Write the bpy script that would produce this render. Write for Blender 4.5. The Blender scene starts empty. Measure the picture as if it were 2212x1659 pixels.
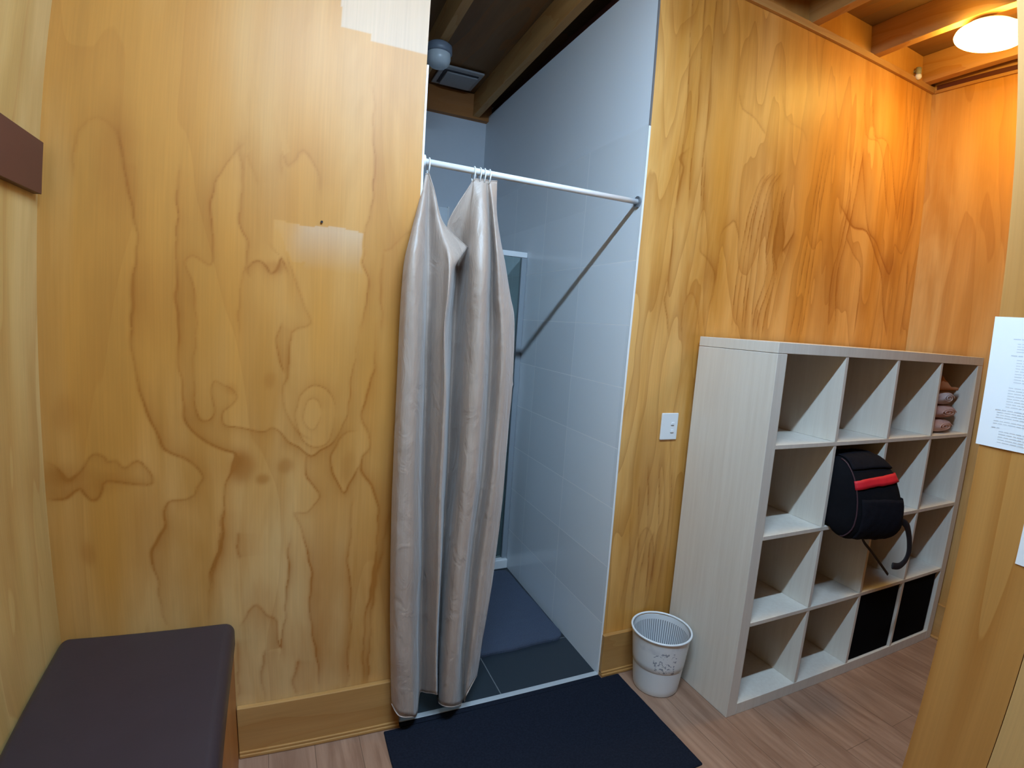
import bpy, bmesh, math, random
import numpy as np
from mathutils import Vector, Matrix, noise
random.seed(7)
SC = bpy.context.scene
COL = SC.collection
PI = math.pi

# ------------------------------------------------------------------ camera
CAM = {"loc": [-1.5940617034826063, -1.707124380988534, 1.4905604598391078], "r": [0.9154355632888521, -0.39675923952454717, 0.0675265526879976], "u": [-0.013115182387773754, 0.13828492571534198, 0.9903056453998622], "f": [0.4022508190879881, 0.9074466293792739, -0.12138736907618232], "k": [0.0015424805060000693, -0.0575457652780704, 0.0006065218604235408, 1.4983793617532899e-05, -5.711553542758763e-07]}
cd = bpy.data.cameras.new('camera')
cam = bpy.data.objects.new('camera', cd); COL.objects.link(cam)
r_, u_, f_ = (Vector(CAM[k]) for k in 'ruf')
m = Matrix((r_, u_, -f_)).transposed().to_4x4(); m.translation = Vector(CAM['loc'])
cam.matrix_world = m
cd.type = 'PANO'                      # the photo is a wide phone lens with barrel distortion
cd.sensor_fit = 'HORIZONTAL'; cd.sensor_width = 36.0; cd.sensor_height = 27.0
cd.clip_start = 0.02
cc = cd
cc.panorama_type = 'FISHEYE_LENS_POLYNOMIAL'
cc.fisheye_fov = math.radians(140)
for i_, k_ in enumerate(CAM['k']):
    setattr(cc, 'fisheye_polynomial_k%d' % i_, k_)
SC.camera = cam

# ------------------------------------------------------------------ world, exposure
w = bpy.data.worlds.new('world'); SC.world = w; w.use_nodes = True
w.node_tree.nodes['Background'].inputs[0].default_value = (.5, .55, .6, 1)
w.node_tree.nodes['Background'].inputs[1].default_value = .01
vs = SC.view_settings
vs.view_transform = 'Standard'; vs.look = 'None'; vs.gamma = 1; vs.use_curve_mapping = False
vs.exposure = 0.0
TUBE = 425.0; TUBE_COL = (.50, .74, 1.0)
LAMP = 52.0; LAMP_COL = (1.0, .65, .15)
SC.cycles.max_bounces = 7; SC.cycles.diffuse_bounces = 3
SC.cycles.sample_clamp_indirect = 6.0

# ------------------------------------------------------------------ material helpers
class NT:
    def __init__(s, name):
        s.m = bpy.data.materials.new(name); s.m.use_nodes = True
        s.t = s.m.node_tree; s.n = s.t.nodes; s.l = s.t.links
        s.p = s.n['Principled BSDF']
    def new(s, typ, **kw):
        n = s.n.new(typ)
        for k, v in kw.items():
            if k.startswith('i_'):
                key = k[2:]
                key = int(key) if key.isdigit() else key.replace('_', ' ')
                n.inputs[key].default_value = v
            else: setattr(n, k, v)
        return n
    def link(s, a, b): s.l.new(a, b)
    def math(s, op, a, b=None, clamp=False):
        n = s.n.new('ShaderNodeMath'); n.operation = op; n.use_clamp = clamp
        for i, v in enumerate((a, b)):
            if v is None: continue
            if isinstance(v, (int, float)): n.inputs[i].default_value = v
            else: s.link(v, n.inputs[i])
        return n.outputs[0]
    def mix(s, fac, a, b, bt='MIX'):
        n = s.n.new('ShaderNodeMix'); n.data_type = 'RGBA'; n.blend_type = bt
        for i, v in ((0, fac), (6, a), (7, b)):
            if isinstance(v, (int, float)): n.inputs[i].default_value = v
            elif isinstance(v, tuple): n.inputs[i].default_value = v if len(v) == 4 else (*v, 1)
            else: s.link(v, n.inputs[i])
        return n.outputs[2]
    def coords(s, scale=(1, 1, 1), loc=(0, 0, 0), rot=(0, 0, 0)):
        tc = s.n.new('ShaderNodeTexCoord'); mp = s.n.new('ShaderNodeMapping')
        mp.inputs['Scale'].default_value = scale; mp.inputs['Location'].default_value = loc
        mp.inputs['Rotation'].default_value = rot
        s.link(tc.outputs['Object'], mp.inputs['Vector']); return mp.outputs[0]
    def noise(s, vec, scale, detail=3, rough=.5, dist=0):
        n = s.n.new('ShaderNodeTexNoise'); n.inputs['Scale'].default_value = scale
        n.inputs['Detail'].default_value = detail; n.inputs['Roughness'].default_value = rough
        n.inputs['Distortion'].default_value = dist
        s.link(vec, n.inputs['Vector']); return n.outputs[0]
    def ramp(s, fac, stops, interp='LINEAR'):
        n = s.n.new('ShaderNodeValToRGB'); n.color_ramp.interpolation = interp
        e = n.color_ramp.elements
        while len(e) < len(stops): e.new(.5)
        for el, (p, c) in zip(e, stops):
            el.position = p; el.color = (c, c, c, 1) if isinstance(c, (int, float)) else (*c, 1)
        s.link(fac, n.inputs[0]); return n.outputs[0]
    def bump(s, h, strength=.2, dist=.01):
        n = s.n.new('ShaderNodeBump'); n.inputs['Strength'].default_value = strength
        n.inputs['Distance'].default_value = dist
        s.link(h, n.inputs['Height']); s.link(n.outputs[0], s.p.inputs['Normal'])

def plain(name, col, rough=.5, spec=.5, metal=0, noise_amt=.06, nscale=30, bump=0):
    t = NT(name)
    v = t.coords(); n = t.noise(v, nscale, 3)
    lo = tuple(c * (1 - noise_amt) for c in col); hi = tuple(min(1, c * (1 + noise_amt)) for c in col)
    t.link(t.mix(n, lo, hi), t.p.inputs['Base Color'])
    t.p.inputs['Roughness'].default_value = rough
    t.p.inputs['Specular IOR Level'].default_value = spec
    t.p.inputs['Metallic'].default_value = metal
    if bump: t.bump(t.noise(v, nscale * 6, 2), bump, .003)
    return t.m

PLY_L, PLY_M, PLY_D = (.70, .450, .190), (.585, .258, .045), (.35, .115, .011)
def wood(name, light=PLY_L, mid=PLY_M, dark=PLY_D, axis='Z', freq=1.0, bands=7.0, attr=False,
         rough=.5, coat=.42, amount=.55, stretch=.16, seed=0.0, patches=None):
    """softwood veneer: stretched noise contour lines, fine fibre, optional traced figure attribute"""
    t = NT(name)
    st = {'Z': (1, 1, stretch), 'Y': (1, stretch, 1), 'X': (stretch, 1, 1)}[axis]
    sc = tuple(a * freq for a in st)
    v = t.coords(sc, (seed, seed * 1.7, seed * .6))
    big = t.noise(v, 3.2, 2.5, .45, .25)
    cont = t.math('FRACT', t.math('MULTIPLY', big, bands))
    line = t.ramp(cont, [(0, .0), (.62, .12), (.93, .75), (.985, 1.0), (1, .0)])
    tone = t.noise(t.coords(tuple(a * .8 for a in st), (3 + seed, 1, 2)), 2.6, 3, .55)
    tone = t.ramp(tone, [(.34, 0), (.64, 1)])
    fib = t.noise(t.coords(tuple(a * (1 if a == 1 else .12) for a in st), (seed, 5, 1)), 160, 2, .6)
    col = t.mix(tone, light, mid)
    mot = t.ramp(t.noise(t.coords(tuple(a * 1.0 for a in st), (8, seed, 3)), 5.5, 4, .6, .4), [(.44, 0), (.64, .75)])
    col = t.mix(mot, col, tuple(c * .82 for c in mid))
    k = t.math('MULTIPLY', line, amount)
    col = t.mix(k, col, dark)
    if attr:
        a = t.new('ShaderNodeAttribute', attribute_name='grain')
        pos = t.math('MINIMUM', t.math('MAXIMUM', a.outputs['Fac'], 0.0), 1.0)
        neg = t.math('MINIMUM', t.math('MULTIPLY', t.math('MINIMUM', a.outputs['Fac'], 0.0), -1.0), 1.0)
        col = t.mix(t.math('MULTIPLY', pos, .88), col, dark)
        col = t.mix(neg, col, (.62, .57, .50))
    fm = t.math('ADD', t.math('MULTIPLY', fib, .22), .89)
    cmb = t.n.new('ShaderNodeCombineColor')
    for i in range(3): t.link(fm, cmb.inputs[i])
    col = t.mix(1.0, col, cmb.outputs[0], 'MULTIPLY')
    t.link(col, t.p.inputs['Base Color'])
    t.p.inputs['Roughness'].default_value = rough
    t.p.inputs['Coat Weight'].default_value = coat
    t.p.inputs['Coat Roughness'].default_value = .45
    t.p.inputs['Specular IOR Level'].default_value = .3
    return t.m

M = {}
M['ply_left'] = wood('plywood panel left', attr=True, bands=4, amount=.20, seed=2)
M['ply_right'] = wood('plywood panel right', light=(.80, .47, .165), mid=(.66, .27, .028), attr=True, bands=9, amount=.42, freq=1.3, seed=9)
M['ply_side'] = wood('plywood side', light=(.62, .45, .20), mid=(.54, .33, .10), bands=6, amount=.3, freq=1.2, seed=4)
M['ply_part'] = wood('plywood partition', light=(.66, .37, .13), mid=(.48, .215, .045), bands=5, amount=.55, stretch=.05, freq=1.5, seed=13)
M['pine_trim'] = wood('pine skirting', light=(.60, .36, .145), mid=(.50, .25, .07), axis='X', bands=4, amount=.3, freq=2, seed=5)
M['pine_trim_y'] = wood('pine skirting along', light=(.60, .36, .145), mid=(.50, .25, .07), axis='Y', bands=4, amount=.3, freq=2, seed=5)
M['beam'] = wood('pine rafter', light=(.60, .36, .15), mid=(.50, .26, .085), axis='Y', bands=5, amount=.4, freq=2, seed=8, coat=0, rough=.6)
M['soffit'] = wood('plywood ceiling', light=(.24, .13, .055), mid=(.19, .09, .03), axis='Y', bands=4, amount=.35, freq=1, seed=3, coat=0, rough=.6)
M['bench_wood'] = wood('bench timber', light=(.38, .16, .04), mid=(.30, .11, .02), axis='Z', bands=5, amount=.4, freq=2, seed=21)

def laminate():
    t = NT('pale oak laminate')
    v = t.coords((1, 1, .05)); n = t.noise(v, 60, 3, .6); n2 = t.noise(t.coords((1, 1, .15)), 9, 2)
    col = t.mix(t.ramp(n, [(.3, 0), (.7, 1)]), (.70, .63, .545), (.77, .71, .625))
    col = t.mix(t.math('MULTIPLY', n2, .3), col, (.55, .48, .40))
    t.link(col, t.p.inputs['Base Color']); t.p.inputs['Roughness'].default_value = .45
    return t.m
M['laminate'] = laminate()

def floor_planks():
    t = NT('vinyl wood planks')
    v = t.coords(rot=(0, 0, PI / 2))
    br = t.new('ShaderNodeTexBrick', offset=.4, i_Scale=1.0)
    br.inputs['Brick Width'].default_value = 1.22; br.inputs['Row Height'].default_value = .15
    br.inputs['Mortar Size'].default_value = .0012; br.inputs['Mortar Smooth'].default_value = .1
    br.inputs['Color1'].default_value = (.2, .2, .2, 1); br.inputs['Color2'].default_value = (.8, .8, .8, 1)
    br.inputs['Mortar'].default_value = (.5, .5, .5, 1)
    t.link(v, br.inputs['Vector'])
    n = t.noise(t.coords((1, .09, 1)), 26, 4, .62, .5)
    n2 = t.noise(t.coords((1, .3, 1)), 6, 3, .5)
    col = t.mix(t.ramp(n, [(.32, 0), (.68, 1)]), (.205, .102, .062), (.40, .24, .16))
    col = t.mix(t.math('MULTIPLY', br.outputs['Color'], .35), col, (.40, .24, .155))
    col = t.mix(t.ramp(n2, [(.45, 0), (.75, .5)]), col, (.20, .10, .06))
    col = t.mix(t.math('MULTIPLY', br.outputs['Fac'], .7), col, (.09, .05, .03))
    t.link(col, t.p.inputs['Base Color']); t.p.inputs['Roughness'].default_value = .42
    return t.m
M['floor'] = floor_planks()

def grid_tiles(name, ax, size, off, col, grout, rough, gw=.0035, top=None, plaincol=None, vary=.04, coat=0, fade=None, first=None):
    """rectangular stack-bond tiles on the plane of axes ax=(a,b); above `top` (second axis) painted board"""
    t = NT(name)
    tc = t.new('ShaderNodeNewGeometry'); sx = t.new('ShaderNodeSeparateXYZ')
    t.link(tc.outputs['Position'], sx.inputs[0])
    masks = []; cells = []
    for i in (0, 1):
        p = sx.outputs[ax[i]]
        q = t.math('DIVIDE', t.math('SUBTRACT', p, off[i]), size[i])
        fr = t.math('FRACT', t.math('ADD', q, 50.0)); cells.append(t.math('FLOOR', q))
        d = t.math('ABSOLUTE', t.math('SUBTRACT', fr, .5))
        masks.append(t.math('GREATER_THAN', d, .5 - gw / 2 / size[i]))
    if fade is not None:   # horizontal joints are drawn fainter above this height
        masks[1] = t.math('MULTIPLY', masks[1], t.math('SUBTRACT', 1.0, t.math('MULTIPLY', t.math('GREATER_THAN', sx.outputs[ax[1]], fade), .82)))
    if first is not None: masks[0] = t.math('MULTIPLY', masks[0], t.math('GREATER_THAN', sx.outputs[ax[0]], first))
    mk = t.math('MAXIMUM', masks[0], masks[1])
    h = t.math('FRACT', t.math('ABSOLUTE', t.math('MULTIPLY', t.math('SINE', t.math('ADD', t.math('MULTIPLY', cells[0], 12.9), t.math('MULTIPLY', cells[1], 78.2))), 437.5)))
    base = t.mix(h, tuple(c * (1 - vary) for c in col), tuple(min(1, c * (1 + vary)) for c in col))
    c = t.mix(mk, base, grout)
    rr = t.math('ADD', t.math('MULTIPLY', mk, .5), rough)
    if top is not None:
        up = t.math('GREATER_THAN', sx.outputs[ax[1]], top)
        c = t.mix(up, c, plaincol)
        rr = t.math('MAXIMUM', rr, t.math('MULTIPLY', up, .5))
    t.link(c, t.p.inputs['Base Color']); t.link(rr, t.p.inputs['Roughness'])
    t.p.inputs['Coat Weight'].default_value = coat
    bn = t.new('ShaderNodeBump', i_Strength=.3, i_Distance=.002); bn.invert = True
    t.link(mk, bn.inputs['Height']); t.link(bn.outputs[0], t.p.inputs['Normal'])
    return t.m
TILE = (.84, .88, .92)
M['tile_wall'] = grid_tiles('white wall tile', (1, 2), (.4014, .2533), (.0189, .2382), TILE, (.93, .94, .95), .16, top=2.268, plaincol=(.82, .86, .91), fade=1.78, first=.04)
M['tile_back'] = grid_tiles('white wall tile back', (0, 2), (.4014, .2533), (-.577, .2382 - .04), TILE, (.93, .94, .95), .16)
M['tile_floor'] = grid_tiles('charcoal floor tile', (0, 1), (.45, .45), (-.785, .28), (.020, .026, .034), (.15, .155, .16), .28, gw=.004, vary=.25)
M['plaster'] = plain('painted board', (.66, .69, .74), .6, noise_amt=.02)

M['white_plastic'] = plain('white plastic', (.80, .80, .80), .28, noise_amt=.01)
M['white_metal'] = plain('white enamelled tube', (.82, .83, .84), .22, noise_amt=.01)
M['grey_metal'] = plain('grey aluminium', (.35, .37, .40), .35, metal=.7, noise_amt=.05)
M['silver'] = plain('silver threshold', (.62, .64, .66), .35, metal=.35)
M['edge_white'] = plain('white edging', (.82, .82, .82), .35, noise_amt=.02)
M['brown_paint'] = plain('dark brown paint', (.085, .026, .020), .45, noise_amt=.08)
M['vinyl'] = plain('aubergine vinyl', (.030, .022, .030), .42, spec=.45, noise_amt=.12, nscale=12, bump=.06)
M['vinyl_dark'] = plain('aubergine vinyl piping', (.035, .022, .028), .5, noise_amt=.1)
M['box_black'] = plain('black box fabric', (.0035, .0035, .004), .95, spec=.05, noise_amt=.2, nscale=80)
M['bag_black'] = plain('black bag nylon', (.005, .005, .007), .85, spec=.12, noise_amt=.35, nscale=25, bump=.3)
M['bag_black2'] = plain('black bag mesh', (.0065, .0065, .010), .85, spec=.12, noise_amt=.4, nscale=60, bump=.3)
M['bag_red'] = plain('red bag fabric', (.62, .010, .022), .6, noise_amt=.15)
M['bag_piping'] = plain('dull maroon piping', (.055, .022, .030), .6, noise_amt=.1)
M['strap'] = plain('black webbing', (.010, .009, .012), .7, noise_amt=.2)
M['towel_pink'] = plain('pink terry', (.62, .40, .35), .95, spec=.1, noise_amt=.12, nscale=60, bump=.5)
M['towel_pale'] = plain('pale terry', (.66, .56, .55), .95, spec=.1, noise_amt=.1, nscale=60, bump=.5)
M['towel_warm_lit'] = plain('warm lit terry', (.50, .22, .10), .95, spec=.1, noise_amt=.12, nscale=60, bump=.5)  # orange cast of the warm light is put into this towel's colour
M['paper'] = plain('white paper', (.86, .87, .89), .7, noise_amt=.01)
M['ink'] = plain('grey print', (.60, .62, .66), .8, noise_amt=.05)
M['slot'] = plain('dark slot', (.02, .02, .025), .7)
M['lamp_base'] = plain('blue grey lamp base', (.16, .19, .24), .4)
M['opal'] = plain('opal diffuser', (.50, .55, .58), .3, noise_amt=.02)
M['channel_grey'] = plain('satin grey channel', (.30, .33, .36), .4, noise_amt=.02)
M['vent_white'] = plain('grey vent plastic', (.40, .41, .42), .5, noise_amt=.05)
M['mat_black'] = plain('navy black carpet', (.013, .016, .026), .98, spec=.05, noise_amt=.45, nscale=140, bump=.6)
M['dark_gap'] = plain('reddish brown slot shade', (.10, .018, .004), .7, noise_amt=.15)  # dark colour stands in for the shade inside the cap rail slot

def rug():
    t = NT('blue grey tufted rug')
    v = t.coords(); n = t.noise(v, 260, 3, .7); n2 = t.noise(t.coords((1, 2.5, 1)), 18, 3)
    col = t.mix(n, (.036, .048, .078), (.10, .125, .19)); col = t.mix(t.math('MULTIPLY', n2, .5), col, (.050, .060, .09))
    t.link(col, t.p.inputs['Base Color']); t.p.inputs['Roughness'].default_value = .95
    t.bump(n, .8, .006); return t.m
M['rug'] = rug()

def satin():
    t = NT('taupe satin')
    v = t.coords((1, 1, .04)); n = t.noise(v, 220, 2, .6); n2 = t.noise(t.coords((1, 1, .3)), 8, 2)
    col = t.mix(n, (.37, .285, .235), (.47, .375, .315)); col = t.mix(t.math('MULTIPLY', n2, .25), col, (.33, .245, .20))
    t.link(col, t.p.inputs['Base Color']); t.p.inputs['Roughness'].default_value = .46
    t.p.inputs['Specular IOR Level'].default_value = .55
    t.p.inputs['Sheen Weight'].default_value = .25; t.p.inputs['Sheen Roughness'].default_value = .4
    # low creases
    cr = t.noise(t.coords((1.6, 1.6, .9)), 9, 4, .55, .9)
    v2 = t.noise(t.coords((1, 1, .12)), 26, 3, .5, .3)
    t.bump(t.math('ADD', cr, t.math('MULTIPLY', v2, .7)), .6, .014); return t.m
M['satin'] = satin()

def bin_inside():
    t = NT('slotted white plastic')
    tc = t.new('ShaderNodeTexCoord'); sx = t.new('ShaderNodeSeparateXYZ'); t.link(tc.outputs['Object'], sx.inputs[0])
    ang = t.math('ARCTAN2', sx.outputs[1], sx.outputs[0])
    st = t.math('SINE', t.math('MULTIPLY', ang, 72))
    z = sx.outputs[2]
    msk = t.math('MULTIPLY', t.math('GREATER_THAN', z, .10), t.math('LESS_THAN', z, .232))
    k = t.math('MULTIPLY', t.math('GREATER_THAN', st, .25), msk)
    t.link(t.mix(k, (.72, .72, .73), (.20, .21, .23)), t.p.inputs['Base Color'])
    t.p.inputs['Roughness'].default_value = .4; return t.m
M['bin_in'] = bin_inside()

def bin_print():
    t = NT('white plastic with worn silver print')
    tc = t.new('ShaderNodeTexCoord'); mp = t.new('ShaderNodeMapping')
    t.link(tc.outputs['Object'], mp.inputs[0])
    sx = t.new('ShaderNodeSeparateXYZ'); t.link(mp.outputs[0], sx.inputs[0])
    ang = t.math('ARCTAN2', sx.outputs[1], sx.outputs[0])
    # print sits round angle -2.05 rad (towards the room), between z .12 and .21
    da = t.math('ABSOLUTE', t.math('ADD', ang, 2.05))
    msk = t.math('LESS_THAN', da, .42)
    dz = t.math('ABSOLUTE', t.math('SUBTRACT', sx.outputs[2], .165)); msk = t.math('MULTIPLY', msk, t.math('LESS_THAN', dz, .05))
    n = t.noise(mp.outputs[0], 55, 2, .6, 1.0); k = t.math('MULTIPLY', t.math('GREATER_THAN', n, .57), msk)
    n3 = t.noise(mp.outputs[0], 18, 3); edge = t.math('MULTIPLY', t.math('GREATER_THAN', sx.outputs[2], .2), t.ramp(n3, [(.5, 0), (.65, .6)]))
    col = t.mix(t.math('MULTIPLY', k, .8), (.80, .80, .80), (.22, .24, .30)); col = t.mix(t.math('MULTIPLY', edge, .5), col, (.45, .45, .5))
    t.link(col, t.p.inputs['Base Color']); t.p.inputs['Roughness'].default_value = .18
    return t.m
M['bin_print'] = bin_print()

def emit(name, col, s):
    t = NT(name); t.p.inputs['Base Color'].default_value = (.8, .8, .8, 1)
    t.p.inputs['Emission Color'].default_value = (*col, 1); t.p.inputs['Emission Strength'].default_value = s
    return t.m
M['tube'] = emit('fluorescent tube', TUBE_COL, TUBE)
M['lamp'] = emit('warm dome', LAMP_COL, LAMP)

def glass():
    t = NT('shower glass'); t.p.inputs['Base Color'].default_value = (.70, .86, .84, 1)
    t.p.inputs['Transmission Weight'].default_value = 1; t.p.inputs['Roughness'].default_value = .02
    t.p.inputs['IOR'].default_value = 1.45; return t.m
M['glass'] = glass()

# ------------------------------------------------------------------ object helpers
WL = {}
def put(name, bm, mat, parent=None, origin=None, smooth=False):
    """bm is in world coordinates"""
    bmesh.ops.recalc_face_normals(bm, faces=bm.faces)
    if smooth:
        for f in bm.faces: f.smooth = True
    me = bpy.data.meshes.new(name)
    if parent is not None: o0 = WL[parent.name]
    elif origin is not None: o0 = Vector(origin)
    else: o0 = Vector((0, 0, 0))
    bmesh.ops.translate(bm, verts=bm.verts, vec=-o0)
    bm.to_mesh(me); bm.free()
    ob = bpy.data.objects.new(name, me); COL.objects.link(ob)
    me.materials.append(mat if not isinstance(mat, str) else M[mat])
    if parent is not None: ob.parent = parent
    else: ob.location = o0
    WL[ob.name] = o0.copy()
    return ob
def tag(o, label, cat, group=None):
    o['label'] = label; o['category'] = cat
    if group: o['group'] = group
    return o
def thing(name, label, cat, loc, group=None):
    o = bpy.data.objects.new(name, None); COL.objects.link(o); o.location = loc; o.empty_display_size = .05
    WL[o.name] = Vector(loc); return tag(o, label, cat, group)
def box(bm, a, b, bev=0, seg=2):
    a = Vector(a); b = Vector(b)
    r = bmesh.ops.create_cube(bm, size=1, matrix=Matrix.Translation((a + b) / 2) @ Matrix.Diagonal((*[abs(b[i] - a[i]) for i in range(3)], 1)))
    if bev:
        es = {e for v in r['verts'] for e in v.link_edges}
        bmesh.ops.bevel(bm, geom=list(es), offset=bev, segments=seg, affect='EDGES', profile=.5)
    return r
def B(a, b, bev=0, seg=2):
    bm = bmesh.new(); box(bm, a, b, bev, seg); return bm
def struct(name, bm, mat, smooth=False):
    o = put(name, bm, mat, smooth=smooth); o['kind'] = 'structure'; return o
def lathe(prof, c, n=48, bm=None, cap0=False, cap1=False):
    bm = bm or bmesh.new(); rings = []
    for r, z in prof:
        rings.append([bm.verts.new((c[0] + r * math.cos(2 * PI * i / n), c[1] + r * math.sin(2 * PI * i / n), c[2] + z)) for i in range(n)])
    for a, b in zip(rings, rings[1:]):
        for i in range(n): bm.faces.new((a[i], a[(i + 1) % n], b[(i + 1) % n], b[i]))
    if cap0: bm.faces.new(rings[0][::-1])
    if cap1: bm.faces.new(rings[-1])
    return bm
def tube(pts, r, n=12, bm=None, flat=None, closed=False):
    """tube (or flat ribbon when flat=(w,t)) along points"""
    bm = bm or bmesh.new(); pts = [Vector(p) for p in pts]; rings = []; N = len(pts)
    prevn = None
    for i, p in enumerate(pts):
        if closed: d = pts[(i + 1) % N] - pts[i - 1]
        else: d = pts[min(i + 1, N - 1)] - pts[max(i - 1, 0)]
        d.normalize()
        if prevn is None:
            a = Vector((0, 0, 1)) if abs(d.z) < .9 else Vector((1, 0, 0))
            nn = d.cross(a).normalized()
        else: nn = (prevn - d * prevn.dot(d)).normalized()
        prevn = nn; b = d.cross(nn)
        ra, rb = (r, r) if flat is None else flat
        rings.append([bm.verts.new(p + nn * math.cos(2 * PI * k / n) * ra + b * math.sin(2 * PI * k / n) * rb) for k in range(n)])
    pairs = list(zip(rings, rings[1:])) + ([(rings[-1], rings[0])] if closed else [])
    for a, b in pairs:
        for k in range(n): bm.faces.new((a[k], a[(k + 1) % n], b[(k + 1) % n], b[k]))
    if not closed: bm.faces.new(rings[0][::-1]); bm.faces.new(rings[-1])
    return bm
def catmull(P, n):
    """resample list of vectors, n samples per span"""
    P = [Vector(p) for p in P]; out = []
    for i in range(len(P) - 1):
        p0, p1, p2, p3 = P[max(i - 1, 0)], P[i], P[i + 1], P[min(i + 2, len(P) - 1)]
        for k in range(n):
            t = k / n
            out.append(.5 * ((2 * p1) + (p2 - p0) * t + (2 * p0 - 5 * p1 + 4 * p2 - p3) * t * t + (3 * p1 - p0 - 3 * p2 + p3) * t ** 3))
    out.append(P[-1]); return out

# ------------------------------------------------------------------ room dimensions
XL, XR = -2.220, 1.523          # left wall, right wall of the alcove
XO, XJ = -.343, -1.204          # opening: right (tiled) and left jamb
YB = 1.856                      # bathroom back wall
ZB, ZC = 2.90, 3.05             # underside of rafters, ceiling sheet
YR, XP = -3.1, -.12             # rear of the room, face of the partition
YP = -1.106                     # free end of the partition

# floor
struct('floor', B((XL - .1, YR - .1, -.06), (XR + .1, .0, 0)), 'floor')
struct('floor_bathroom', B((XL - .1, .0, -.06), (XO, YB + .1, -.0005)), 'tile_floor')
SL = -.033                      # the roof falls gently towards the bathroom
def sloped(bm):
    for v in bm.verts: v.co.z += SL * v.co.y
    return bm
struct('ceiling', sloped(B((XL - .1, YR - .1, ZC), (XR + .1, YB + .1, ZC + .02))), 'soffit')

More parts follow.
